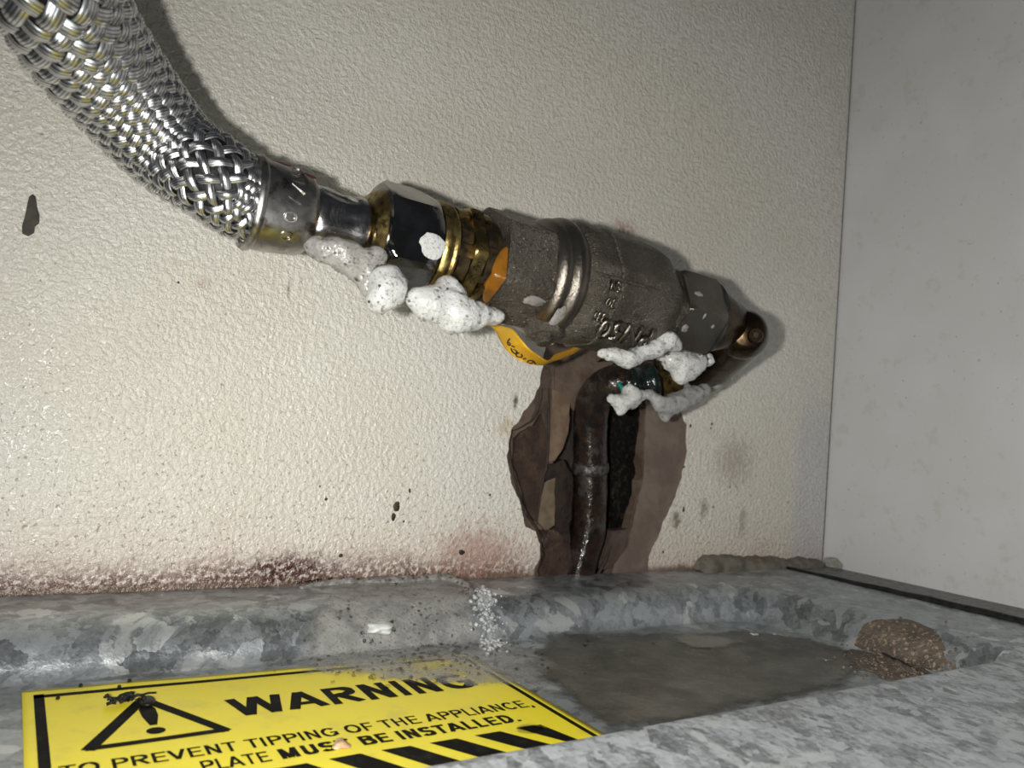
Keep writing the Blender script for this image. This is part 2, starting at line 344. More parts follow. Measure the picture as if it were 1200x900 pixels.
# small holes and flakes in the paint of the back wall
def flake(u, v, rx, rz, seed, m=CRUST, h=.02, name='paint_pit'):
    c = pY(u, v, 0); bm = bmesh.new(); n = 14
    ring = []
    for k in range(n):
        a = 2*PI*k/n; q = 1+.45*nz((math.cos(a), math.sin(a), 0), 1.3, seed)
        ring.append(V((c.x+rx*q*math.cos(a), 0, c.z+rz*q*math.sin(a))))
    ctr = bm.verts.new((c.x, -h, c.z)); mid = [bm.verts.new((c+(p-c)*.75)-V((0, h*.8, 0))) for p in ring]; out = [bm.verts.new(p+V((0, .01, 0))) for p in ring]
    for k in range(n):
        j = (k+1) % n; bm.faces.new((ctr, mid[k], mid[j])); bm.faces.new((mid[k], out[k], out[j], mid[j]))
    return obj(name, bm, m, wb)
for i, (u, v, rx, rz) in enumerate([(465,594,.13,.15),(461,606,.075,.13),(480,575,.045,.08),(473,611,.035,.04),(382,585,.05,.05),(375,570,.03,.03),(399,651,.09,.06),
        (541,647,.12,.09),(809,499,.06,.08),(834,497,.05,.07),(833,502,.03,.05),(801,597,.06,.12),(574,580,.04,.05),(209,331,.035,.035),(777,647,.05,.05),(640,647,.04,.04),(855,571,.04,.04),(836,594,.04,.06)]):
    flake(u, v, rx, rz, i)

# ------------------------------------------------------------------ the tray
FZ = -5.7
def tray_h(x, y):
    # distance outside the sunken floor
    bx = max(0, x-20.6); by = y+4.6
    w = 1.9
    if y > -8:
        ex = max(0, x-20.3); ey = max(0, y+5.0)
        s = math.hypot(ex, ey)-1.75 if (ex > 0 and ey > 0) else max(ex, ey)-1.75
        s /= 1.5
    else: s = (x-22.05)/1.5
    g = 0 if s <= 0 else (1 if s >= 1 else (1-(1-s)**2.9)*min(1, (s/.10))**.6)
    yy = -10.55+.05*nz((x, y, 0), .3)
    s2 = (yy-y)/1.0
    g2 = 0 if s2 <= 0 else (1 if s2 >= 1 else (1-(1-s2)**2.2)*min(1, s2/.2)**.7)
    g = max(g, g2)
    z = FZ+(ZT-FZ)*g
    if y < -11.5: z -= .02*(-11.5-y)
    z += .022*nz((x, y, 0), .45)*(1-g*.3)
    # small ripples of the pressed back edge
    if y > -2.2: z += .05*math.exp(-((x-11.2)/.8)**2)*max(0, 1+y/2.2)
    return z
xs = [-14+.28*i for i in range(int((27.2+14)/.28)+1)]+[27.25]
ys = [-.02-.11*i for i in range(125)]+[-13.8-.35*i for i in range(30)]
bm = bmesh.new(); G = [[bm.verts.new((x, y, tray_h(x, y))) for y in ys] for x in xs]
jc = next(j for j, y in enumerate(ys) if y < -10.6)
for i in range(len(xs)-1):
    for j in range(jc): bm.faces.new((G[i][j], G[i][j+1], G[i+1][j+1], G[i+1][j]))
# folded down right hand edge
low = [bm.verts.new((27.27, y, -6.2)) for y in ys]
for j in range(len(ys)-1): bm.faces.new((G[-1][j], G[-1][j+1], low[j+1], low[j]))
tray = thing('steel_tray', 'dented galvanised steel tray with raised rounded edges and sunken wet floor', 'tray', (10, -8, -6.2))
body = obj('pan', bm, GALV, tray)
bm = bmesh.new(); G = [[bm.verts.new((x, y, tray_h(x, y))) for y in ys[jc:]] for x in xs]
for i in range(len(xs)-1):
    for j in range(len(G[0])-1): bm.faces.new((G[i][j], G[i][j+1], G[i+1][j+1], G[i+1][j]))
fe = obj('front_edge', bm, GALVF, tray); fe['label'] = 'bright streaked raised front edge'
# ledge between the tray and the right wall
bm = bmesh.new(); Lg = []
for i in range(60):
    y = -.02-.42*i; w0 = 27.52+.03*nz((0, y, 0), .8)+max(0, -y-1)*.006
    Lg.append([bm.verts.new(p) for p in ((w0, y, -6.1), (w0, y, ZT-.02), (w0+.05, y, ZT+.03), (w0+.4, y, ZT+.03), (w0+.5, y, ZT), (XR-.02, y, ZT), (XR-.02, y, -6.1))])
for a, b in zip(Lg, Lg[1:]):
    for k in range(6): bm.faces.new((a[k], a[k+1], b[k+1], b[k]))
lg = obj('trim_3', bm, simple('grey_metal_ledge', (.16, .16, .155), (.22, .22, .215), 3, rough=.5, metal=.4, bsc=9, bst=.4, bd=.03, c3=(.03, .03, .03), sc3=4), None, angle=40); lg['kind'] = 'structure'
bm = bmesh.new(); sweep(bm, [V((27.36, -.3-.5*i, ZT+.03+.012*math.sin(i*1.7))) for i in range(48)], lambda t: .06+.09*min(1, t*4), 8)
tag(obj('gap_shade_strip', bm, BLK), 'thin black strip standing in for the dark gap along the right edge of the tray', 'shade_strip')  # black strip added to stand for the shaded gap beside the ledge

# grime ridge in the corner
bm = bmesh.new(); x0, x1 = pY(812, 672).x, 29.9; nn = 70; rows = []
for i in range(nn+1):
    f = i/nn; x = x0+(x1-x0)*f
    hh = (.62*min(1, f/.06)**.5*(1-.55*f)+.12*nz((x, 0, 0), 1.1))*(1 if f < .97 else (1-f)/.03)
    hh = max(.03, hh); dd = .55+.3*nz((x, 1, 0), .9)
    rows.append([bm.verts.new((x, -dd*math.cos(a)-.0+.05*nz((x, a, 0), 3), ZT+.0+(hh+.06*nz((x, a, 3), 4))*math.sin(a)-(.06 if k == 0 else 0))) for k, a in enumerate([PI/2*j/6 for j in range(7)])])
for a, b in zip(rows, rows[1:]):
    for k in range(6): bm.faces.new((a[k], a[k+1], b[k+1], b[k]))
gr = tag(obj('grime_ridge', bm, GRIME), 'grey-brown ridge of hardened grime on the back wall by the corner above the tray', 'grime')
bm = bmesh.new(); c = V((XR-.06, -.5, ZT+.12)); bmesh.ops.create_icosphere(bm, subdivisions=3, radius=.3, matrix=Matrix.Translation(c))
for v in bm.verts:
    d = v.co-c; v.co = c+V((d.x*.35, d.y*1.5, d.z*1.1))*(1+.4*nz(v.co, 3))
tag(obj('grime_lump', bm, simple('pale_grey_residue', (.36,.35,.32), (.24,.23,.2), 3, rough=.7, bsc=9, bst=.8, bd=.05)), 'small pale grey lump of residue at the foot of the wall corner', 'grime')

# gritty brown dirt in the right-hand corner of the tray
dc = pZ(1045, 768, -5.45); bm = bmesh.new(); n = 26; gg = []
for i in range(n+1):
    row = []
    for j in range(n+1):
        a, b = i/n*2-1, j/n*2-1; x = dc.x+a*1.8+b*.5; y = dc.y+b*1.5
        e = max(0, 1-(a*a+b*b)-.5*nz((x, y, 0), 1.2)); row.append(bm.verts.new((x, y, tray_h(x, y)-.03+min(.13, .10*e**.6)+.05*e*nz((x, y, 0), 5))))
    gg.append(row)
for i in range(n):
    for j in range(n): bm.faces.new((gg[i][j], gg[i+1][j], gg[i+1][j+1], gg[i][j+1]))
dp = tag(obj('dirt_heap', bm, DIRT), 'patch of brown gritty dirt in the far right corner of the steel tray', 'dirt', kind='stuff')
bm = bmesh.new()
for i in range(280):
    x = dc.x+random.gauss(-.3, .9); y = dc.y+random.gauss(-.3, .8)
    if y < -10: continue
    r = random.choice((.015, .02, .03, .05)); M_ = Matrix.Translation((x, y, tray_h(x, y)+r*.4+.05))
    bmesh.ops.create_icosphere(bm, subdivisions=1, radius=r, matrix=M_)
g = obj('grit', bm, DIRT, dp, smooth=False); g['kind'] = 'stuff'
bm = bmesh.new(); a = pZ(1035, 745, -5.1); b = pZ(1078, 772, -5.3)
sweep(bm, equal([V((p.x, p.y, tray_h(p.x, p.y)+.05)) for p in (a, a.lerp(b, .3)+V((.05, .1, 0)), a.lerp(b, .65), b)], .1)[0], lambda t: .07*math.sin(PI*(.1+.85*t)), 8)
tag(obj('dark_twig', bm, BLK), 'thin black sliver lying on the brown dirt in the tray corner', 'debris')

# puddle on the floor
def sheet(name, px, Z, m, seed, step=.35, lift=.03, amp=.2, thick=None, parent=None, on=None):
    """thin sheet following the tray, its outline given as points"""
    EL = None; P = rough_outline([V((pZ(*p, Z).x, 0, pZ(*p, Z).y)) for p in px], step=.4, amp=amp, seed=seed)
    poly = [(p.x, p.z) for p in P]
    def inside(x, y):
        c = False
        for (a, b), (c_, d) in zip(poly, poly[1:]+poly[:1]):
            if (b > y) != (d > y) and x < (c_-a)*(y-b)/(d-b)+a: c = not c
        return c
    def dist(x, y):
        best = 9
        for (a, b), (c_, d) in zip(poly, poly[1:]+poly[:1]):
            ex, ey = c_-a, d-b; q = max(0, min(1, ((x-a)*ex+(y-b)*ey)/(ex*ex+ey*ey+1e-9)))
            best = min(best, math.hypot(x-a-q*ex, y-b-q*ey))
        return best
    xs_ = [p[0] for p in poly]; ys_ = [p[1] for p in poly]; bm = bmesh.new(); vm = {}; EL = bm.verts.layers.float.new('edge')
    nx = int((max(xs_)-min(xs_))/step)+2; ny = int((max(ys_)-min(ys_))/step)+2
    for i in range(nx):
        for j in range(ny):
            x = min(xs_)+i*step; y = min(ys_)+j*step
            if inside(x, y) and y < -.05:
                e = min(1, dist(x, y)/.25); vm[i, j] = bm.verts.new((x, y, (on or tray_h)(x, y)+lift*e**.5+.006)); vm[i, j][EL] = min(1, dist(x, y)/.7)
    for (i, j) in list(vm):
        q = [(i, j), (i+1, j), (i+1, j+1), (i, j+1)]
        if all(k in vm for k in q): bm.faces.new([vm[k] for k in q])
    bmesh.ops.delete(bm, geom=[v for v in bm.verts if not v.link_faces], context='VERTS')
    return obj(name, bm, m, parent)
wt = sheet('puddle', [(600,775),(640,745),(720,740),(800,742),(870,738),(950,748),(1000,765),(1020,790),(985,812),(920,825),(820,850),(740,858),(712,862),(650,815)], FZ, WATER, 31, .12, .035, .25)
tag(wt, 'shallow brownish puddle on the tray floor right of the yellow warning label', 'water')
ds_ = sheet('scum_patch', [(770,748),(800,742),(850,746),(885,756),(850,766),(800,762)], FZ, SCUM, 33, .08, .06, .1)
tag(ds_, 'pale grey scum patch floating at the back of the puddle', 'scum')

# ------------------------------------------------------------------ text
def text_mesh(body, bold=0., res=5):
    cu = bpy.data.curves.new('t', 'FONT'); cu.body = body; cu.offset = bold; cu.resolution_u = res; cu.fill_mode = 'FRONT'
    o = bpy.data.objects.new('t', cu); C.objects.link(o)
    dg = bpy.context.evaluated_depsgraph_get(); dg.update()
    me = bpy.data.meshes.new_from_object(o.evaluated_get(dg)); bpy.data.objects.remove(o); return me
def put_text(name, body, fn, m, parent, bold=0., thick=None, copies=(0,)):
    """fn maps (s, t) in the unit box of the text to a point; thick = offset function along the normal"""
    me = text_mesh(body, bold); X = [v.co.x for v in me.vertices]; Y = [v.co.y for v in me.vertices]
    ref = text_mesh('H', bold); h = max(v.co.y for v in ref.vertices); l = min(v.co.y for v in ref.vertices)
    x0, x1 = min(X), max(X); bm = bmesh.new(); bm.from_mesh(me)
    base = bm.verts[:]; bf = bm.faces[:]
    for dx in copies[1:]:
        g = bmesh.ops.duplicate(bm, geom=bf)
        for v in g['geom']:
            if isinstance(v, bmesh.types.BMVert): v.co.x += dx; v.co.z = abs(dx)+.001
    if thick:
        g = bmesh.ops.extrude_face_region(bm, geom=bm.faces[:]); low = set(v for v in g['geom'] if isinstance(v, bmesh.types.BMVert))
    for v in bm.verts:
        s, t, zc = (v.co.x-x0)/(x1-x0), (v.co.y-l)/(h-l), v.co.z; v.co = fn(s, t, zc*.08 if not thick else (thick if v not in low else 0))
    return obj(name, bm, m, parent, smooth=False, keep=not thick)

# ------------------------------------------------------------------ warning label
lab = thing('warning_label', 'yellow warning sticker with black lettering and stripes on the tray floor', 'label', (5.5, -7, FZ))
def LB(x, y, h=0.):
    z = FZ+.045+h
    b = max(0, y+4.9); z = max(tray_h(x, y)+.03, FZ+.03)+h
    return V((x, y, z))
def quad_grid(bm, corners, nx, ny, h):
    (a, b, c, d) = [V((*p, 0)) for p in corners]; g = []
    for i in range(nx+1):
        row = []
        for j in range(ny+1):
            p = a.lerp(b, i/nx).lerp(d.lerp(c, i/nx), j/ny); row.append(bm.verts.new(LB(p.x, p.y, h)))
        g.append(row)
    for i in range(nx):
        for j in range(ny): bm.faces.new((g[i][j], g[i+1][j], g[i+1][j+1], g[i][j+1]))
bm = bmesh.new(); quad_grid(bm, [(.72, -3.72), (10.2, -4.05), (10.2, -10.45), (.72, -10.45)], 60, 50, 0)
g = bmesh.ops.extrude_face_region(bm, geom=bm.faces[:])
for v in g['geom']:
    if isinstance(v, bmesh.types.BMVert): v.co.z -= .02
obj('sticker', bm, LABY, lab)
H1 = .006
def flat(name, polys, m=LABK):
    bm = bmesh.new()
    for c in polys: quad_grid(bm, c, 24, 3, H1)
    return obj(name, bm, m, lab, smooth=False)
flat('border_line', [[(.90, -4.02), (.90, -10.4), (1.07, -10.4), (1.07, -4.02)], [(.90, -4.06), (9.98, -4.28), (9.98, -4.42), (.90, -4.22)],
                     [(9.88, -4.32), (9.88, -10.4), (10.0, -10.4), (10.0, -4.32)]])
def bar(p, q, wd):
    p, q = V(p), V(q); d = (q-p).normalized(); n = V((-d.y, d.x))*wd/2; e = d*wd*.35; return [tuple(p-e+n), tuple(q+e+n), tuple(q+e-n), tuple(p-e-n)]
T1, T2, T3 = (1.62, -6.86), (3.72, -6.84), (2.66, -4.86)
flat('hazard_triangle', [bar(T1, T2, .17), bar(T2, T3, .20), bar(T3, T1, .22)])
bm = bmesh.new()
def disc(cx, cy, rx, ry, n=24):
    bm.faces.new([bm.verts.new(LB(cx+rx*math.cos(2*PI*k/n), cy+ry*math.sin(2*PI*k/n), H1)) for k in range(n)])
disc(2.66, -6.46, .155, .15)
bm.faces.new([bm.verts.new(LB(x, y, H1)) for x, y in ((2.60,-6.2),(2.72,-6.2),(2.80,-5.75),(2.80,-5.4),(2.74,-5.2),(2.58,-5.2),(2.52,-5.4),(2.53,-5.75))])
obj('exclamation_mark', bm, LABK, lab, smooth=False)
def arc(cx, cy, rx, ry, a0, a1, n=14): return [(cx+rx*math.cos(math.radians(a0+(a1-a0)*k/n)), cy+ry*math.sin(math.radians(a0+(a1-a0)*k/n))) for k in range(n+1)]
def glyph(c, h):
    """advance and centre lines of a plain sans-serif capital, cap height 1, h = half stroke"""
    l, T_, r = .09+h, 1-h, None
    if c == 'A': return .74, [[(.03+h*.6, 0), (.37, 1)], [(.37, 1), (.71-h*.6, 0)], [(.17, .30), (.57, .30)]]
    if c == 'B': return .72, [[(l, 0), (l, 1)], [(l, T_), (.38, T_)]+arc(.38, .77-h*.2, .24-h*.4, .23-h*.8, 90, -90)+[(l, .54)], [(l, .54), (.40, .54)]+arc(.40, .27+h*.5, .27-h*.5, .27-h*.5, 90, -90)+[(l, h)]]
    if c == 'D': return .75, [[(l, 0), (l, 1)], [(l, T_), (.33, T_)]+arc(.33, .5, .36-h, .5-h, 90, -90)+[(l, h)]]
    if c == 'C': return .75, [arc(.40, .5, .35-h, .5-h, 40, 320, 22)]
    if c == 'G': return .80, [arc(.41, .5, .36-h, .5-h, 42, 345, 24), [(.76-h, 0.10), (.76-h, .46)], [(.43, .46), (.76, .46)]]
    if c == 'E': return .67, [[(l, 0), (l, 1)], [(l, T_), (.62, T_)], [(l, .52), (.58, .52)], [(l, h), (.64, h)]]
    if c == 'F': return .62, [[(l, 0), (l, 1)], [(l, T_), (.59, T_)], [(l, .50), (.54, .50)]]
    if c == 'H': return .74, [[(l, 0), (l, 1)], [(.65-h, 0), (.65-h, 1)], [(l, .53), (.65-h, .53)]]
    if c == 'I': return .28, [[(.14, 0), (.14, 1)]]
    if c == 'L': return .58, [[(l, 0), (l, 1)], [(l, h), (.56, h)]]
    if c == 'M': return .87, [[(l, 0), (l, 1)], [(.78-h, 0), (.78-h, 1)], [(l, 1), (.435, .04)], [(.435, .04), (.78-h, 1)]]
    if c == 'N': return .74, [[(l, 0), (l, 1)], [(.65-h, 0), (.65-h, 1)], [(l, 1), (.65-h, 0)]]
    if c == 'O': return .80, [arc(.40, .5, .36-h, .5-h, 0, 360, 30)]
    if c == 'P': return .68, [[(l, 0), (l, 1)], [(l, T_), (.38, T_)]+arc(.38, .72, .26-h*.5, .28-h, 90, -90)+[(l, .44+h*.2)]]
    if c == 'R': return .74, [[(l, 0), (l, 1)], [(l, T_), (.40, T_)]+arc(.40, .73, .26-h*.5, .27-h, 90, -90)+[(l, .46)], [(.38, .46), (.68-h*.3, 0)]]
    if c == 'S': return .68, [arc(.34, .74-h*.3, .26-h*.6, .26-h*.7, 20, 262, 16)+arc(.34, .27+h*.3, .28-h*.6, .27-h*.7, 82, -160, 16)]
    if c == 'T': return .62, [[(.31, 0), (.31, 1)], [(.02, T_), (.60, T_)]]
    if c == 'U': return .74, [[(l, 1), (l, .34)]+arc(.37, .34, .28-h, .34-h, 180, 360)+[(.65-h, 1)]]
    if c == 'V': return .68, [[(.02+h*.6, 1), (.34, 0)], [(.34, 0), (.66-h*.6, 1)]]
    if c == 'W': return .96, [[(.02+h*.5, 1), (.25, 0)], [(.25, 0), (.48, 1)], [(.48, 1), (.71, 0)], [(.71, 0), (.94-h*.5, 1)]]
    if c == '.': return .30, [[(.15-h, h), (.15+h, h)]]
    if c == ',': return .30, [[(.15-h, h), (.15+h, h)], [(.17, .06), (.11, -.18)]]
    return .30, []
def line(body, x0, x1, yb, cap, th, m=LABK):
    h = th/2; tot = sum(glyph(c, h)[0] for c in body); kx = (x1-x0)/tot; bm = bmesh.new(); x = 0; zi = 0
    for c in body:
        adv, st_ = glyph(c, h)
        for pl in st_:
            P = [V((x0+(x+px)*kx, yb+py*cap)) for px, py in pl]; w_ = th*cap*.5; L_, R_ = [], []; zi = (zi+1) % 5
            closed = (P[0]-P[-1]).length < 1e-4
            for i in range(len(P)):
                a = P[i-1] if i else (P[-2] if closed else P[0]); b = P[i+1] if i < len(P)-1 else (P[1] if closed else P[-1])
                d = (b-a).normalized(); n_ = V((-d.y, d.x)); wx = w_*(abs(n_.y)+abs(n_.x)*min(1.35, kx/cap))
                for S_, sg in ((L_, 1), (R_, -1)):
                    q = P[i]+n_*wx*sg
                    lo = yb-.22*cap if c == ',' else yb
                    S_.append(bm.verts.new(LB(q.x, min(yb+cap, max(lo, q.y)), H1+.0004*zi)))
            for i in range(len(P)-1): bm.faces.new((L_[i], L_[i+1], R_[i+1], R_[i]))
        x += adv
    return obj('printed_text', bm, m, lab, smooth=False)
line('WARNING', 4.05, 9.3, -6.32, .92, .165)
line('TO PREVENT TIPPING OF THE APPLIANCE,', 1.15, 9.75, -7.75, .38, .135)
line('PLATE', 3.05, 4.15, -8.34, .40, .135)
line('MUST BE INSTALLED.', 4.27, 9.05, -8.34, .40, .185)
st = []
for i in range(8):
    x = 8.70-.93*i
    st.append([(x, -8.62), (x+.56, -8.62), (x+.56+1.75*.62, -10.35), (x+1.75*.62, -10.35)])
st = [c for c in st if c[0][0] > 1.2]
for c in st:
    for k in (2, 3):
        if c[k][0] > 9.75: c[k] = (9.75, c[k][1])
for c in st: flat('hazard_stripe', [c])

# dirt on the label
bm = bmesh.new(); c0 = LB(2.35, -4.95, .05)
for i in range(46):
    a = random.uniform(0, 2*PI); r = abs(random.gauss(0, .16)); p = c0+V((r*math.cos(a)*1.6, r*math.sin(a), random.uniform(0, .05)))
    q = p+V((random.gauss(0, .12), random.gauss(0, .09), random.uniform(-.02, .08))); sweep(bm, [p, p.lerp(q, .5)+V((0, 0, .02)), q], random.uniform(.01, .035), 5)
tag(obj('soot_clump', bm, BLK), 'black spiky clump of soot above the triangle on the yellow label', 'debris')
bm = bmesh.new(); c0 = LB(2.70, -5.1, .05); bmesh.ops.create_icosphere(bm, subdivisions=3, radius=.15, matrix=Matrix.Translation(c0))
for v in bm.verts: d = v.co-c0; v.co = c0+V((d.x*.95, d.y*1.4, d.z*.5))*(1+.35*nz(v.co, 4))
tag(obj('worn_mark_blob', bm, simple('dark_worn_ink', (.008,.007,.006), (.02,.018,.014), 4, rough=.35, bsc=8, bst=.6, bd=.04, Specular_IOR_Level=.3)), 'dark raised blob standing for the worn exclamation mark of the label', 'debris')  # the worn exclamation mark, thickened into a raised dark blob
bm = bmesh.new(); c0 = LB(5.33, -8.22, .04); bmesh.ops.create_icosphere(bm, subdivisions=4, radius=.13, matrix=Matrix.Translation(c0))
for v in bm.verts: d = v.co-c0; v.co = c0+V((d.x, d.y*1.1, d.z*.6))*(1+.6*nz(v.co, 7))
tag(obj('beige_crumb', bm, CRUMB), 'beige and brown crumb stuck on the lettering of the yellow label', 'crumb')
bm = bmesh.new(); c0 = LB(8.95, -8.75, .0); bmesh.ops.create_icosphere(bm, subdivisions=3, radius=.3, matrix=Matrix.Translation(c0))
for v in bm.verts: d = v.co-c0; v.co = c0+V((d.x*1.1, d.y*.75, d.z*.12))*(1+.3*nz(v.co, 4))
tag(obj('water_droplet', bm, BUB), 'flat clear water drop on the striped corner of the yellow label', 'water')
bm = bmesh.new()
for (u, v) in ((95, 800), (140, 802), (68, 815), (152, 795)):
    p = pZ(u, v, FZ+.1); bmesh.ops.create_icosphere(bm, subdivisions=1, radius=.04, matrix=Matrix.Translation(LB(p.x, p.y, .02)))
tag(obj('specks', bm, BLK), 'tiny black specks along the top left edge of the yellow label', 'debris', kind='stuff')

# ------------------------------------------------------------------ valve axis frame
A0 = pY(297, 238, -5.0); B0 = pY(850, 380, -5.0); AD = (B0-A0).normalized()
E1 = V((0, -1, 0)); E2 = E1.cross(AD).normalized()
if E2.z < 0: E2 = -E2
def TT(u):
    K = ((0, 0), (430, 0), (440, 4), (514, 18), (590, 27), (700, 33), (900, 34))   # near side of a ring lies further right than its centre
    for (a, x), (b, y) in zip(K, K[1:]):
        if a <= u < b: u = u-(x+(y-x)*(u-a)/(b-a)); break
    lo, hi = -5., 25.
    for _ in range(50):
        m = (lo+hi)/2; d = A0+AD*m-CAM
        if 600+F*d.dot(rt)/d.dot(fw) < u: lo = m
        else: hi = m
    return lo
def AX(t, a, r): return A0+AD*t+(E1*math.cos(a)+E2*math.sin(a))*r
def lathe(name, prof, m, parent, n=72, shape=None, angle=35, smooth=True, caps=True):
    """prof: (pixel column or t, radius); shape(radius, angle, t) gives the outline"""
    bm = bmesh.new(); R_ = []
    for t, r in prof:
        R_.append([bm.verts.new(AX(t, 2*PI*k/n, shape(r, 2*PI*k/n, t) if shape else r)) for k in range(n)])
    for a, b in zip(R_, R_[1:]):
        for k in range(n): bm.faces.new((a[k], a[(k+1) % n], b[(k+1) % n], b[k]))
    if caps: bm.faces.new(R_[0][::-1]); bm.faces.new(R_[-1])
    return obj(name, bm, m, parent, smooth, angle)
def hexprof(t0, t1, R, ch=.12, c0=True, c1=True):
    """hexagonal bar with chamfered corners: list of (t, r)"""
    out = [(t0, R*.86)] if c0 else [(t0, R)]
    n = 5
    if c0: out += [(t0+ch*i/n, R*(.88+.12*(i/n)**.6)) for i in range(1, n+1)]
    if c1: out += [(t1-ch*(n-i)/n, R*(.88+.12*((n-i)/n)**.6)) for i in range(0, n)]+[(t1, R*.86)]
    else: out += [(t1, R)]
    return out
def hexshape(Rh, rot, n=6): return lambda r, a, t: min(r, hexr(a, Rh, rot, n))

# ------------------------------------------------------------------ hose
hose = thing('braided_hose', 'silver braided steel gas hose curving down from the upper left to the nut', 'hose', A0)
HP = [V(p) for p in (pD(26,-190,11.3), pD(36,-110,11.7), pD(52,-45,12.2), pD(70,0,12.8), pD(101,53,13.7), pD(143,108,14.6), pD(198,172,15.3))]
HP += [AX(-.85, PI/2, .30), AX(-.30, PI/2, .05), AX(.2, 0, 0)]
hp, HL = equal(cpoly(HP, 24), .0375)
hf = frames(hp, V((.3, -1, 0)))
def HRf(s): q = min(1, max(0, (HL-s)/4.6)); return .80+.24*q*q*(3-2*q)
HR = .80; LEAD = 3.7; NS = 12
def lead(s): x = max(0, HL-s); return 2.15+.85*min(1, x/1.7)+1.5*min(1, max(0, (x-1.2)/3.6))
PH = [0.]
for q in range(1, len(hp)): PH.append(PH[-1]+2*PI/lead(HL*q/(len(hp)-1))*HL/(len(hp)-1))
bm = bmesh.new(); sweep(bm, hp[::6], lambda t: HRf(HL*t)-.10, 24); obj('core_tube', bm, BLK, hose)
wdt = .24
for fam in (1, -1):
    for i in range(NS):
        bm = bmesh.new(); uvl = bm.loops.layers.uv.new('UV'); prev = None
        for q in range(len(hp)):
            s = HL*q/(len(hp)-1); om = 2*PI/lead(s); th = fam*PH[q]+2*PI*i/NS
            hgt = fam*.045*math.cos(NS*PH[q])
            t, a, b = hf[q]; nrm = a*math.cos(th)+b*math.sin(th); tng = -a*math.sin(th)+b*math.cos(th)
            al = math.atan2(HR*om, 1); d = t*math.cos(al)+tng*fam*math.sin(al); w_ = nrm.cross(d)
            flare = 1+.02*max(0, (s-HL+1)/1)
            row = []
            for k in range(6):
                x = (k/5-.5); cc = 1-(2*x)**2
                p = hp[q]+nrm*(HRf(s)*flare+hgt-.03+.05*cc)+w_*(x*wdt*HRf(s)/.80*min(1.02, .70+.30*(lead(s)-2.1)/1.8))
                row.append((bm.verts.new(p), k/5, s))
            if prev:
                for k in range(5):
                    f_ = bm.faces.new((prev[k][0], prev[k+1][0], row[k+1][0], row[k][0]))
                    for lp, c_ in zip(f_.loops, (prev[k], prev[k+1], row[k+1], row[k])): lp[uvl].uv = (c_[1], c_[2])
            prev = row
        obj('braid_strand', bm, WIRE, hose)
T = TT
t0 = T(297)
lathe('ferrule', [(t0-.10, .86), (t0-.12, .95), (t0-.05, .99), (t0+.03, .97), (t0+.06, .93), (T(320), .92), (T(340), .88), (T(352), .85), (T(358), .80), (T(362), .70), (T(364), .6)], STEEL, hose, angle=50)
def crimp(r, a, t): return r*(1-.05*(.5+.5*math.cos(8*a))**3*(1 if T(372) < t < T(408) else 0))
lathe('crimp_sleeve', [(T(359), .62), (T(361), .66), (T(366), .70), (T(375), .70), (T(385), .66), (T(396), .64), (T(404), .655), (T(412), .69), (T(419), .70), (T(423), .66), (T(425), .58)], STEEL if False else simple('bright_steel', (.55,.54,.53), (.36,.34,.33), 2.5, rough=.2, metal=1, bsc=8, bst=.3, bd=.03, rvar=.2), hose, shape=crimp, angle=60)
for tx, uu, aa in (('O', 330, -46), ('O', 328, -20), ('V', 330, 4), ('/', 333, 20), ('N', 333, 35), ('OK', 334, 52)):
    tc_ = T(uu); ac = math.radians(aa)
    put_text('stamped_letter', tx, lambda s, t, h, tc_=tc_, ac=ac, L=len(tx): AX(tc_+(t-.5)*.26, ac-(s-.5)*.22*L, .905-.02*(tc_ > T(332))+h), STEEL, hose, 0, .035)
# rust stain flake on the ferrule
def skin_patch(name, uc, ac, lt, la, r, m, parent, seed, h=.012, rad=None):
    bm = bmesh.new(); n = 18; rg = []
    for j in range(5):
        f = j/4; row = []
        for k in range(n):
            a = 2*PI*k/n; q = f*(1+.4*nz((math.cos(a), math.sin(a), 0), 1.5, seed))
            t = T(uc)+lt*q*math.cos(a); th = ac+la*q*math.sin(a)
            row.append(bm.verts.new(AX(t, th, (rad(t, th) if rad else r)+h*(1-f**3)-.004*f)) if j else None)
        rg.append(row)
    c = bm.verts.new(AX(T(uc), ac, (rad(T(uc), ac) if rad else r)+h))
    for k in range(n): bm.faces.new((c, rg[1][k], rg[1][(k+1) % n]))
    for j in range(1, 4):
        for k in range(n): bm.faces.new((rg[j][k], rg[j+1][k], rg[j+1][(k+1) % n], rg[j][(k+1) % n]))
    return obj(name, bm, m, parent)
RUST = simple('red_rust', (.13, .035, .012), (.07, .022, .01), 4, rough=.7, bsc=9, bst=.7, bd=.04)
skin_patch('rust_patch', 345, 1.05, .22, .22, .86, RUST, hose, 3)
skin_patch('rust_patch', 318, 1.25, .3, .2, .925, RUST, hose, 5)
# swivel nut
ROTN = math.radians(0)
def nutface(r, a, t):
    R = 1.27; w = min(r, hexr(a, R, ROTN)); return w
nt0, nt1 = T(437), T(514)
lathe('nut_collar', [(T(424), .66), (T(426), .84), (T(431), .93), (T(436), .98), (T(440), 1.02), (T(442), .98)], BRASS, hose)
lathe('swivel_nut', [(nt0, .98), (nt0+.04, 1.12), (nt0+.12, 1.2), (nt0+.22, 1.27)]+[(nt0+.22+i*(nt1-nt0-.62)/4, 1.27) for i in range(1, 5)]+[(nt1-.30, 1.24), (nt1-.2, 1.2), (nt1-.1, 1.15), (nt1-.03, 1.10), (nt1, 1.0), (nt1, .9)], CHROME, hose, n=120, shape=nutface, angle=28)

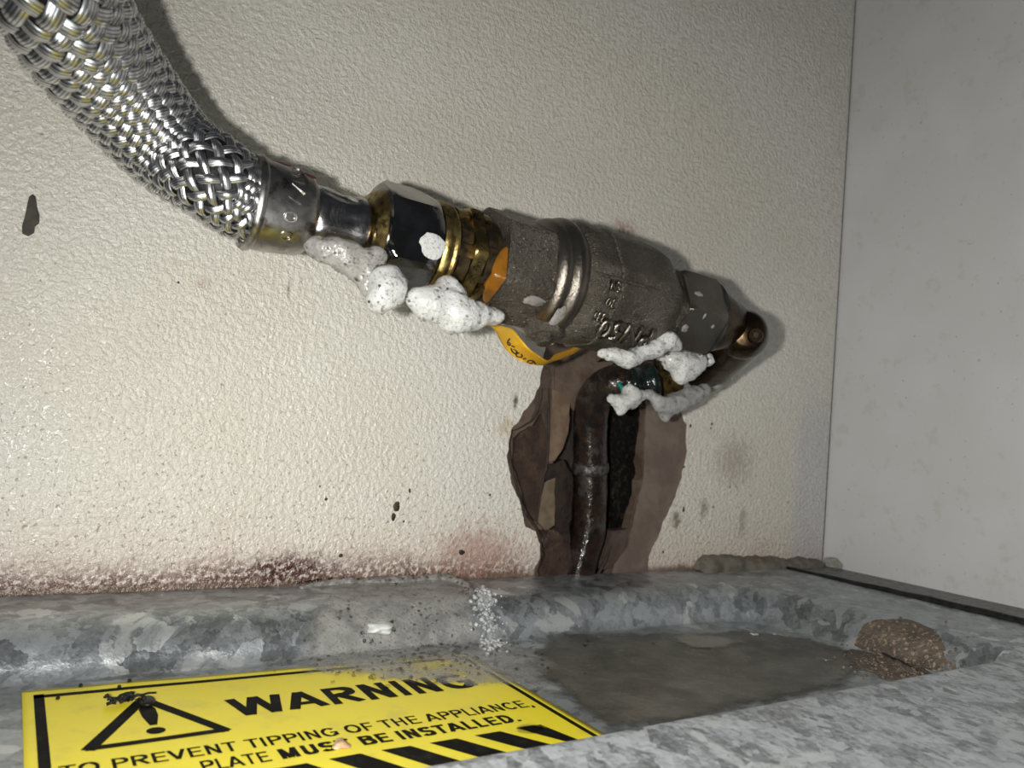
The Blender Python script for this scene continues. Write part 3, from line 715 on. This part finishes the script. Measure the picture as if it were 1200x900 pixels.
# ------------------------------------------------------------------ brass adapter
ad = thing('brass_adapter', 'aged brass threaded adapter with black grooves between chrome nut and valve', 'pipe fitting', AX(T(550), 0, 0))
lathe('barrel', [(T(508), .9), (T(512), .98), (T(590), .98), (T(594), .9)], BRASSD, ad)
lathe('ring', [(T(514), .98), (T(515), 1.07), (T(519), 1.12), (T(523), 1.12), (T(525), 1.06), (T(528), 1.05), (T(531), 1.09), (T(534), 1.07), (T(536), .98)], BRASS, ad)
rh = math.radians(26)
lathe('hexagon_ring', [(T(551), .98), (T(552), 1.15), (T(554), 1.19), (T(564), 1.19), (T(568), 1.17), (T(569), .98)], BRASS, ad, n=96, shape=hexshape(1.21, rh), angle=28)
for k in range(9):      # lugs of the castellated sleeve left and right of the hexagon
    a = 2*PI*k/9+.25
    for (ua, ub, rr) in ((536, 550, 1.07), (570, 580, 1.08)):
        bm = bmesh.new(); rows = []
        da = .20 if ub == 550 else .26
        for t in (T(ua), T(ub)):
            rows.append([bm.verts.new(AX(t, a+x*da+(.12 if ub > 560 else 0), r)) for x, r in ((-1, .95), (-1, rr), (-.5, rr+.015), (0, rr+.02), (.5, rr+.015), (1, rr), (1, .95))])
        for j in range(7): bm.faces.new((rows[0][j], rows[0][(j+1) % 7], rows[1][(j+1) % 7], rows[1][j]))
        bm.faces.new(rows[0]); bm.faces.new(rows[1][::-1]); obj('lug', bm, BRASS if k % 2 else BRASSD, ad, angle=30)
for tx, aa in (('5', -8), ('8', -22), ('K', -37)):
    put_text('stamped_letter', tx, lambda s, t, h, aa=aa: AX(T(561)+(s-.5)*.16, math.radians(aa)+(t-.5)*.2, 1.11+h), BRASSD, ad, 0, .02)
# sealant squeezed out of the valve mouth
bm = bmesh.new(); rows = []
for j in range(41):
    a = math.radians(-72+j*2.1); k_ = math.sin(PI*j/40)**.5
    hr = hexr(a, 1.36, math.radians(5))*.98
    rows.append([bm.verts.new(AX(T(594)-.36*k_*math.sin(PI*q/6)*(1+.25*nz((a, q, 0), 2)), a, .95+(hr-.95)*(q/6))) for q in range(7)])
for x, y in zip(rows, rows[1:]):
    for q in range(6): bm.faces.new((x[q], x[q+1], y[q+1], y[q]))
tag(obj('thread_sealant', bm, SEAL), 'glossy orange sealant squeezed out between the brass adapter and cast valve', 'sealant')

# ------------------------------------------------------------------ cast valve
va = thing('gas_valve', 'sand-cast dark nickel gas valve body with raised lettering and hexagon ends', 'valve', AX(T(700), 0, 0))
RH = math.radians(5)
v0, v1 = T(592), T(652)
lathe('hexagon_end', [(v0, .95), (v0, 1.30), (v0+.02, 1.36), (v0+.08, 1.42)]+[(v0+.08+(v1-v0-.08)*i/5, 1.42) for i in range(1, 5)]+[(v1-.12, 1.40), (v1, 1.32), (v1+.1, 1.28), (v1+.2, 1.28)], CAST, va, n=120, shape=hexshape(1.42, RH), angle=25)
lathe('collar', [(T(648), 1.2), (T(650), 1.33), (T(654), 1.42), (T(658), 1.46), (T(661), 1.43), (T(664), 1.44), (T(668), 1.52), (T(672), 1.56), (T(677), 1.54), (T(680), 1.48), (T(683), 1.46)], CASTS, va, angle=60)
RB = math.radians(-30)
def bodyshape(r, a, t): return r*min(1., hexr(a, 1.10, RB))*(1-.0)
def br(t, a, r=1.58): return bodyshape(r, a, t)
lathe('valve_body', [(T(680), 1.42), (T(684), 1.50), (T(690), 1.58), (T(698), 1.60), (T(702), 1.60), (T(703), 1.575), (T(716), 1.575), (T(717), 1.61), (T(722), 1.61), (T(724), 1.585), (T(740), 1.59), (T(760), 1.58), (T(775), 1.54), (T(784), 1.46), (T(790), 1.35), (T(796), 1.22), (T(800), 1.12)], CAST, va, n=120, shape=bodyshape, angle=30)
e0, e1 = T(800), T(852)
RE = math.radians(-36)
lathe('neck', [(T(793), 1.1), (T(796), 1.13), (T(812), 1.13), (T(814), 1.05)], CAST, va, n=96, shape=hexshape(1.16, RE), angle=28)
lathe('outlet_hexagon', [(T(806), 1.0), (T(806)+.03, 1.16), (T(806)+.14, 1.25)]+[(T(806)+.14+(e1-T(806)-.3)*i/5, 1.25) for i in range(1, 6)]+[(e1-.06, 1.2), (e1, 1.12), (e1, .8)], CASTS, va, n=120, shape=hexshape(1.25, RE), angle=25)
# ridge between top and front of the body, bottom boss
bm = bmesh.new(); sweep(bm, equal([AX(T(688), 0, 1.60), AX(T(740), 0, 1.60), AX(T(786), 0, 1.45)], .1)[0], .045, 8); obj('casting_seam', bm, CAST, va)
bm = bmesh.new(); bc = AX(T(668), -1.35, 1.35)
sweep(bm, equal([AX(T(668), -1.35, .9), AX(T(668), -1.35, 1.72)], .12)[0], lambda t: .62-.16*t-.25*max(0, t-.85)/.15, 20); obj('boss', bm, CAST, va, angle=40)
bm = bmesh.new(); sweep(bm, equal([AX(T(662), -1.25, 1.2), AX(T(662), -1.25, 1.86)], .12)[0], lambda t: .30-.12*t, 12); obj('bleed_screw', bm, CAST, va, angle=40)
def on_body(tc, ac, lt, la, flip=True, r=1.555):
    def f(s, t, h):
        if flip: s, t = 1-s, 1-t
        T_ = tc+(s-.5)*lt; A_ = ac+(t-.5)*la
        return AX(T_, A_, br(T_, A_, r)+h)
    return f
put_text('raised_lettering', 'PN50', on_body(T(738), -.80, 1.75, .34, r=1.6), CASTS, va, .014, .13)
put_text('raised_lettering', '30', on_body(T(709), -.38, .3, .16, r=1.585), CASTS, va, .012, .07)
put_text('raised_lettering', 'EN', on_body(T(708), -.12, .3, .16, r=1.585), CASTS, va, .012, .07)
put_text('raised_lettering', '331', on_body(T(704), -.64, .34, .16, r=1.585), CASTS, va, .012, .07)
bm = bmesh.new()
for pts in (((741, -.28), (737, -.46), (748, -.52)), ((748, -.52), (745, -.66)), ((741, -.64), (752, -.65))):
    sweep(bm, equal([AX(T(u), a, br(T(u), a, 1.59)) for u, a in pts], .06)[0], .045, 8)
obj('raised_arrow', bm, CAST, va)
# black sealing ring at the outlet
lathe('seal_ring', [(e1-.02, 1.0), (e1, 1.13), (e1+.05, 1.16), (e1+.1, 1.13), (e1+.12, 1.0)], BLK, va)

# ------------------------------------------------------------------ elbow, nut, copper pipe
el = thing('brass_elbow', 'brown tarnished brass elbow with a plugged round end at the valve outlet', 'pipe fitting', AX(e1+.6, 0, 0))
lathe('socket', [(e1+.05, .8), (e1+.1, .98), (e1+.5, .95), (e1+1.0, .80), (e1+1.4, .70), (e1+1.7, .5), (e1+1.8, .2)], BRASSB, el)
c1 = pY(876, 387, -5.75); c2 = pY(869, 393, -5.0); c3 = pY(826, 437, -2.2)
bp, _ = equal([c1, c2, c3], .1)
bm = bmesh.new(); sweep(bm, bp, lambda t: .77*min(1, .55+.45*(min(1, t/.16))**.5)*(1-.05*t), 32); obj('barrel', bm, BRASSB, el, angle=50)
dr = (c1-c2).normalized(); bm = bmesh.new(); pc = pY(885, 393, -5.95)
sweep(bm, [pc-dr*.2, pc+dr*.06, pc+dr*.10], lambda t: .24-.05*t, 16); sk = obj('plug', bm, BRASSB, el, angle=40)
bm = bmesh.new(); bmesh.ops.create_cone(bm, cap_ends=True, segments=6, radius1=.08, radius2=.08, depth=.03, matrix=Matrix.Translation(pc+dr*.11) @ dr.to_track_quat('Z', 'Y').to_matrix().to_4x4()); obj('socket_hole', bm, DARK, sk, smooth=False)
# compression nut
cn = pY(778, 444, -2.2); cdir = (pY(800, 436, -2.2)-pY(752, 452, -1.9)).normalized()
def nut_on(name, c, d, L_, R, m, parent, n=6):
    bm = bmesh.new(); q = d.to_track_quat('Z', 'Y').to_matrix().to_4x4()
    bmesh.ops.create_cone(bm, cap_ends=True, segments=n, radius1=R, radius2=R, depth=L_, matrix=Matrix.Translation(c) @ q @ Matrix.Rotation(.35, 4, 'Z'))
    bmesh.ops.bevel(bm, geom=bm.edges[:], offset=.05, segments=2, affect='EDGES'); return obj(name, bm, m, parent, angle=30)
cnr = thing('compression_nut', 'small bright brass compression nut under the valve, half hidden by foam', 'nut', cn)
nut_on('nut_body', cn, cdir, .8, .68, BRASS, cnr)
# thick green-black wrap next to it
wr_ = thing('wrapped_joint', 'black and green wrapped joint between the brass nut and the dark pipe', 'pipe fitting', pY(745, 450, -1.9))
bm = bmesh.new(); sweep(bm, equal([pY(768, 447, -2.1), pY(752, 450, -1.9), pY(735, 452, -1.7)], .08)[0], lambda t: .62+.07*math.sin(9*t), 24); obj('wrap', bm, BLKG, wr_)
for a_, b_ in (((724, 448), (730, 461)), ((757, 465), (764, 458))):
    p, q = pY(*a_, -2.35), pY(*b_, -2.5); bm = bmesh.new(); sweep(bm, equal([p, p.lerp(q, .5)+V((.05, -.03, 0)), q], .06)[0], lambda t: .045+.03*math.sin(PI*t), 8); obj('green_thread', bm, GRN, wr_)
cp = thing('copper_pipe', 'blackened wet copper pipe rising through the broken wall below the valve', 'pipe', pY(675, 700, .3))
PP = [pY(738, 449, -1.75), pY(722, 449, -1.5), pY(706, 455, -1.1), pY(696, 470, -.65), pY(692, 495, -.25), pY(692, 540, -.05), pY(692, 590, .05), pY(689, 625, .15), pY(681, 655, .25), pY(674, 690, .35), pY(672, 720, .4)]
pp, _ = equal(cpoly(PP, 12), .08)
bm = bmesh.new(); sweep(bm, pp, lambda t: .60-.03*t, 28, prof=lambda t, a: 1+.05*nz((t*12, math.cos(a), math.sin(a)), 1.5)+.03*nz((t*40, math.cos(a)*2, math.sin(a)*2), 1.5)); obj('tube', bm, PIPE, cp)
def near(v_): return min(range(len(pp)), key=lambda i: abs(pp[i].z-pY(690, v_, 0).z))
i0 = near(546)
bm = bmesh.new(); sweep(bm, pp[i0-2:i0+4], lambda t: .60+.05*math.sin(PI*t), 28); obj('solder_collar', bm, simple('crusty_solder', (.10,.095,.09), (.03,.025,.02), 4, rough=.3, metal=.4, bsc=7, bst=.9, bd=.08), cp)

# ------------------------------------------------------------------ yellow tag
tg = thing('yellow_tag', 'bent yellow plastic tag with handwriting hanging under the valve', 'tag', pY(620, 410, -4.8))
outer = [(530,376,-4.3), (560,381,-4.6), (578,385,-4.9), (587,401,-5.1), (596,413,-5.2), (608,422,-5.2), (621,427,-5.1), (636,428,-4.9), (648,424,-4.5), (660,420,-4.0), (676,412,-3.5), (690,398,-3.2)]
inner = [(532,368,-4.3), (562,375,-4.7), (588,382,-5.3), (601,386,-5.8), (611,398,-5.9), (621,409,-5.8), (631,416,-5.6), (642,422,-5.2), (650,415,-4.7), (659,412,-4.3), (675,405,-3.7), (690,390,-3.3)]
oc = cpoly([pY(u, v, y) for u, v, y in outer], 6); ic = cpoly([pY(u, v, y) for u, v, y in inner], 6)
bm = bmesh.new(); rows = []
for o_, i_ in zip(oc, ic): rows.append([bm.verts.new(o_.lerp(i_, k/6)+V((0, -.06*math.sin(PI*k/6), 0))) for k in range(7)])
for a, b in zip(rows, rows[1:]):
    for k in range(6): bm.faces.new((a[k], a[k+1], b[k+1], b[k]))
bmesh.ops.solidify(bm, geom=bm.faces[:], thickness=.045)
from mathutils.bvhtree import BVHTree
TB = BVHTree.FromBMesh(bm)
obj('strip', bm, YEL, tg)
def strokes(name, S_, m, parent, r):
    bm = bmesh.new()
    def on(x, y):       # the pen mark lies on the surface of the tag
        h = TB.ray_cast(CAM, ray(580+x/17.3, 380+y/17.3).normalized())
        return h[0] if h[0] else None
    for st_ in S_:
        P = [p for p in (on(x, y) for x, y, _ in st_) if p]
        if len(P) > 1: sweep(bm, equal(cpoly(P, 4), .02)[0], r, 6)
    return obj(name, bm, m, parent)
Yt = -5.62
strokes('handwriting', [[(305,290,Yt),(265,340,Yt),(262,400,Yt),(295,425,Yt),(315,395,Yt),(285,370,Yt)], [(340,435,Yt),(405,462,Yt)], [(330,480,Yt),(350,545,Yt),(400,590,Yt)],
    [(375,500,Yt),(440,540,Yt),(425,590,Yt),(385,585,Yt)], [(490,570,Yt),(430,610,Yt),(450,650,Yt),(520,665,Yt),(555,640,Yt),(530,600,Yt)], [(575,700,Yt),(630,685,Yt)],
    [(660,770,Yt),(680,735,Yt),(740,730,Yt),(790,760,Yt),(820,800,Yt)], [(690,785,Yt),(740,790,Yt),(770,765,Yt)]], INK, tg, .022)

# ------------------------------------------------------------------ soap foam
def foam(name, balls, label, m=FOAM, bub=160, seed=0, res=.075, group=None, amp=.06):
    md = bpy.data.metaballs.new('mb%d' % random.randrange(10**8)); md.resolution = res; md.threshold = .45
    o = bpy.data.objects.new('mbo%d' % random.randrange(10**8), md); C.objects.link(o)
    mids = [tuple(.5*(a+b) for a, b in zip(p, q)) for p, q in zip(balls, balls[1:]) if math.hypot(p[0]-q[0], p[1]-q[1]) < 34]
    for (u, v, Y, r) in balls+mids:
        e = md.elements.new(); e.co = pY(u, v, Y); e.radius = r/.70
    dg = bpy.context.evaluated_depsgraph_get(); dg.update()
    me = bpy.data.meshes.new_from_object(o.evaluated_get(dg)); bpy.data.objects.remove(o)
    bm = bmesh.new(); bm.from_mesh(me); bm.normal_update()
    for v in bm.verts: v.co += v.normal*(amp*nz(v.co, 3, seed)+amp*.6*nz(v.co, 8, seed))
    pts = [(v.co.copy(), v.normal.copy()) for v in bm.verts]
    fo = obj(name, bm, m)
    tag(fo, label, 'foam', group)
    if bub and pts:
        bm = bmesh.new(); rn = random.Random(seed)
        for _ in range(bub):
            p, n_ = rn.choice(pts); r = rn.choice((.012, .015, .02, .025, .035)); bmesh.ops.create_icosphere(bm, subdivisions=1, radius=r, matrix=Matrix.Translation(p+n_*r*.2))
        b = obj('bubbles', bm, BUB, fo); b['kind'] = 'stuff'
    return fo
foam('foam_drop', [(452,334,-6.2,.40), (458,342,-6.2,.33), (447,345,-6.2,.32), (443,357,-6.1,.20), (464,336,-6.2,.28), (452,326,-6.2,.3)], 'white ball of soap foam hanging under the left end of the chrome nut', seed=1)
foam('foam_film', [(368,289,-5.5,.20), (382,292,-5.7,.26), (398,296,-5.8,.30), (412,303,-5.8,.34), (423,313,-5.8,.34), (434,308,-5.8,.3), (430,328,-5.9,.25), (437,343,-6,.2), (441,300,-5.9,.25)], 'thin grey soap film stretched under the hose crimp sleeve', FOAMT, 160, 2)
foam('foam_drop', [(488,350,-6.1,.24), (503,356,-6.1,.38), (520,352,-6.1,.36), (530,366,-6.1,.42), (545,370,-6.1,.38), (558,369,-6.1,.30), (572,370,-6.0,.24), (582,371,-6.0,.16), (522,338,-6.0,.28), (536,345,-6.0,.26), (528,380,-6.1,.22)], 'large white clump of soap foam hanging under the brass adapter', seed=3, bub=200)
foam('foam_drop', [(706,415,-5.9,.13), (722,416,-5.9,.22), (736,422,-5.9,.26), (750,414,-5.9,.25), (766,408,-5.9,.28), (782,398,-5.9,.30), (793,404,-5.8,.2)], 'strip of white soap foam along the lower right edge of the valve body', seed=4)
foam('foam_drop', [(786,421,-5.0,.32), (800,428,-5.0,.42), (815,426,-5.0,.38), (797,441,-5.0,.25), (829,422,-4.9,.22), (775,415,-5,.2)], 'rounded white blob of soap foam under the valve outlet hexagon', seed=5)
foam('foam_drop', [(716,467,-3.0,.16), (728,473,-3.0,.28), (742,466,-3.0,.32), (738,458,-3.0,.22), (727,481,-3.0,.16), (752,462,-3,.2)], 'small white soap foam clump in front of the black pipe bend', seed=6, bub=80)
foam('foam_drop', [(768,468,-3.2,.22), (778,477,-3.2,.34), (792,473,-3.2,.36), (808,465,-3.2,.34), (824,458,-3.1,.28), (780,488,-3.2,.2), (840,450,-3.0,.2), (852,446,-2.9,.13), (760,462,-3.1,.18)], 'pale soap foam web stretched below the brass elbow', foam_material('pale_soap_foam', .65, .9, (.36, .36, .345)), seed=7, bub=160)
# thin foam dabs sitting on metal
def dab(label, uc, ac, lt, la, rad, seed, h=.05, m=None):
    p = skin_patch('foam_dab', uc, ac, lt, la, 1., m or FOAMT, None, seed, h, rad); tag(p, label, 'foam', 'foam dabs on the fittings'); return p
nut_r = lambda t, a: hexr(a, 1.27, ROTN)
dab('flat white foam dab on the front face of the chrome nut', 497, -.20, .30, .24, nut_r, 1, .04, FOAM)
end_r = lambda t, a: hexr(a, 1.25, RE)
dab('round pale foam dab low on the valve outlet hexagon', 812, -.62, .13, .12, end_r, 2, .03, FOAMT)
dab('slim pale foam dab high on the valve outlet hexagon', 820, .35, .16, .08, end_r, 3, .03, FOAMT)
dab('tiny pale foam dab at the middle of the valve outlet hexagon', 824, -.2, .04, .07, end_r, 4, .03, FOAMT)
dab('tiny pale foam dab near the black ring of the valve outlet', 839, -.4, .06, .06, end_r, 5, .03, FOAMT)
dab('white foam streak on the lower corner of the valve inlet hexagon', 634, -.75, .36, .13, lambda t, a: hexr(a, 1.42, RH), 6, .04)
dab('white foam streak at the bottom of the valve collar', 663, -.85, .16, .22, lambda t, a: 1.50, 7, .05)
dab('faint grey foam dab on top of the hose crimp sleeve', 402, .95, .14, .2, lambda t, a: .66, 8, .03, FOAMT)

# suds on the tray
sf = sheet('soap_film', [(335,760),(370,735),(395,700),(420,690),(470,688),(520,688),(553,700),(562,735),(620,745),(660,765),(640,800),(600,792),(520,790),(455,786),(395,779),(350,779)], -5.4, FOAMF, 41, .09, .05, .2)
tag(sf, 'thin grey bubbly soap film over the tray edge and top of the warning label', 'foam', kind='stuff')
bm = bmesh.new(); rn = random.Random(5); cnt = 0
while cnt < 420:
    u, v = rn.gauss(500, 75), rn.gauss(757, 17)
    if v < 700 or v > 800: continue
    p = pZ(u, v, -5.5); r = rn.choice((.018, .025, .03, .045, .06)); cnt += 1
    bmesh.ops.create_icosphere(bm, subdivisions=1, radius=r, matrix=Matrix.Translation((p.x, p.y, tray_h(p.x, p.y)+.05)))
b = obj('bubbles', bm, BUB, sf); b['kind'] = 'stuff'
def ridge(name, px, Z, r, label, m, seed, sq=.6, bub=0):
    pts = [pZ(u, v, Z) for u, v in px]; pts = [V((p.x, min(-.1, p.y), tray_h(p.x, min(-.1, p.y)))) for p in pts]
    q, _ = equal(cpoly(pts, 6), .08); bm = bmesh.new()
    sweep(bm, q, lambda t: r*(math.sin(PI*min(.98, max(.02, t)))**.4)*(1+.5*nz((t*20, seed, 0), 1)), 10); fo = obj(name, bm, m); tag(fo, label, 'foam')
    bm = bmesh.new(); rn = random.Random(seed)
    for _ in range(bub):
        c_ = rn.choice(q); rr = rn.uniform(.02, .06); bmesh.ops.create_icosphere(bm, subdivisions=2, radius=rr, matrix=Matrix.Translation(c_+V((rn.gauss(0, r*.6), rn.gauss(0, r*.6), r*.7))))
    if bub: b = obj('bubbles', bm, BUB, fo); b['kind'] = 'stuff'
    return fo
FR = simple('frothy_suds', (.30, .295, .27), (.17, .165, .145), 6, rough=.25, bsc=14, bst=.8, bd=.05)
ridge('suds_edge', [(352,690),(380,685),(430,684),(475,683),(520,682),(548,690),(556,702)], ZT, .2, 'curved frothy grey suds edge where the tray meets the back wall', FR, 3, bub=90)
c0 = pZ(575, 718, -5.0)
bm = bmesh.new(); rn = random.Random(9)
for _ in range(420):
    f = rn.random(); u = 562+22*f+rn.gauss(0, 6); v = 700+42*f+rn.gauss(0, 5); p = pZ(u, v, -4.8-.5*f); r = rn.choice((.02, .025, .03, .04, .065))
    bmesh.ops.create_icosphere(bm, subdivisions=2, radius=r, matrix=Matrix.Translation((p.x, min(p.y, -.2), tray_h(p.x, p.y)+r*.5)))
gl = simple('glassy_bubble_cluster', (.50, .51, .51), (.25, .26, .26), 8, rough=.08, bsc=12, bst=.5, bd=.04)
tag(obj('bubble_cluster', bm, gl), 'bright cluster of large shiny bubbles running down the tray edge', 'foam', kind='stuff')
bm = bmesh.new(); p = pZ(444, 743, -5.35); c0 = V((p.x, p.y, tray_h(p.x, p.y)+.05)); bmesh.ops.create_icosphere(bm, subdivisions=4, radius=.28, matrix=Matrix.Translation(c0))
for v in bm.verts: d = v.co-c0; v.co = c0+V((d.x*1.1, d.y*1.1, d.z*.5))*(1+.7*nz(v.co, 3.5))
tag(obj('white_residue', bm, simple('white_zinc_residue', (.72, .74, .73), (.6, .62, .6), 4, rough=.5, bsc=9, bst=.6, bd=.05)), 'small white fleck of residue on the sloping tray edge left of the bubbles', 'residue')
for i, (u, v, rx, l) in enumerate(((885, 737, .16, 'bright wet fleck at the back right of the tray floor'), (908, 737, .1, 'tiny pale fleck right of the bright fleck on the tray floor'), (720, 698, .0, ''))):
    if rx:
        p = pZ(u, v, -5.5); c0 = V((p.x, p.y, tray_h(p.x, p.y)+.03)); bm = bmesh.new(); bmesh.ops.create_icosphere(bm, subdivisions=2, radius=rx, matrix=Matrix.Translation(c0))
        for q in bm.verts: d = q.co-c0; q.co = c0+V((d.x, d.y*.7, d.z*.3))*(1+.5*nz(q.co, 6))
        tag(obj('pale_fleck', bm, gl), l, 'debris')
# dried splash on the wall at the far left
sp_ = slab('dried_splash', [rough_outline([pY(u, v, -.025) for u, v in ((38,228),(42,231),(43,241),(47,252),(46,262),(41,266),(40,273),(33,277),(26,274),(25,266),(28,255),(31,240),(33,231))], step=.05, amp=.02)], .024, DROP, None)
tag(sp_, 'dark brown dried splash on the cream wall left of the braided hose', 'stain')
for o in bpy.data.objects:
    if '_o' in o: del o['_o']
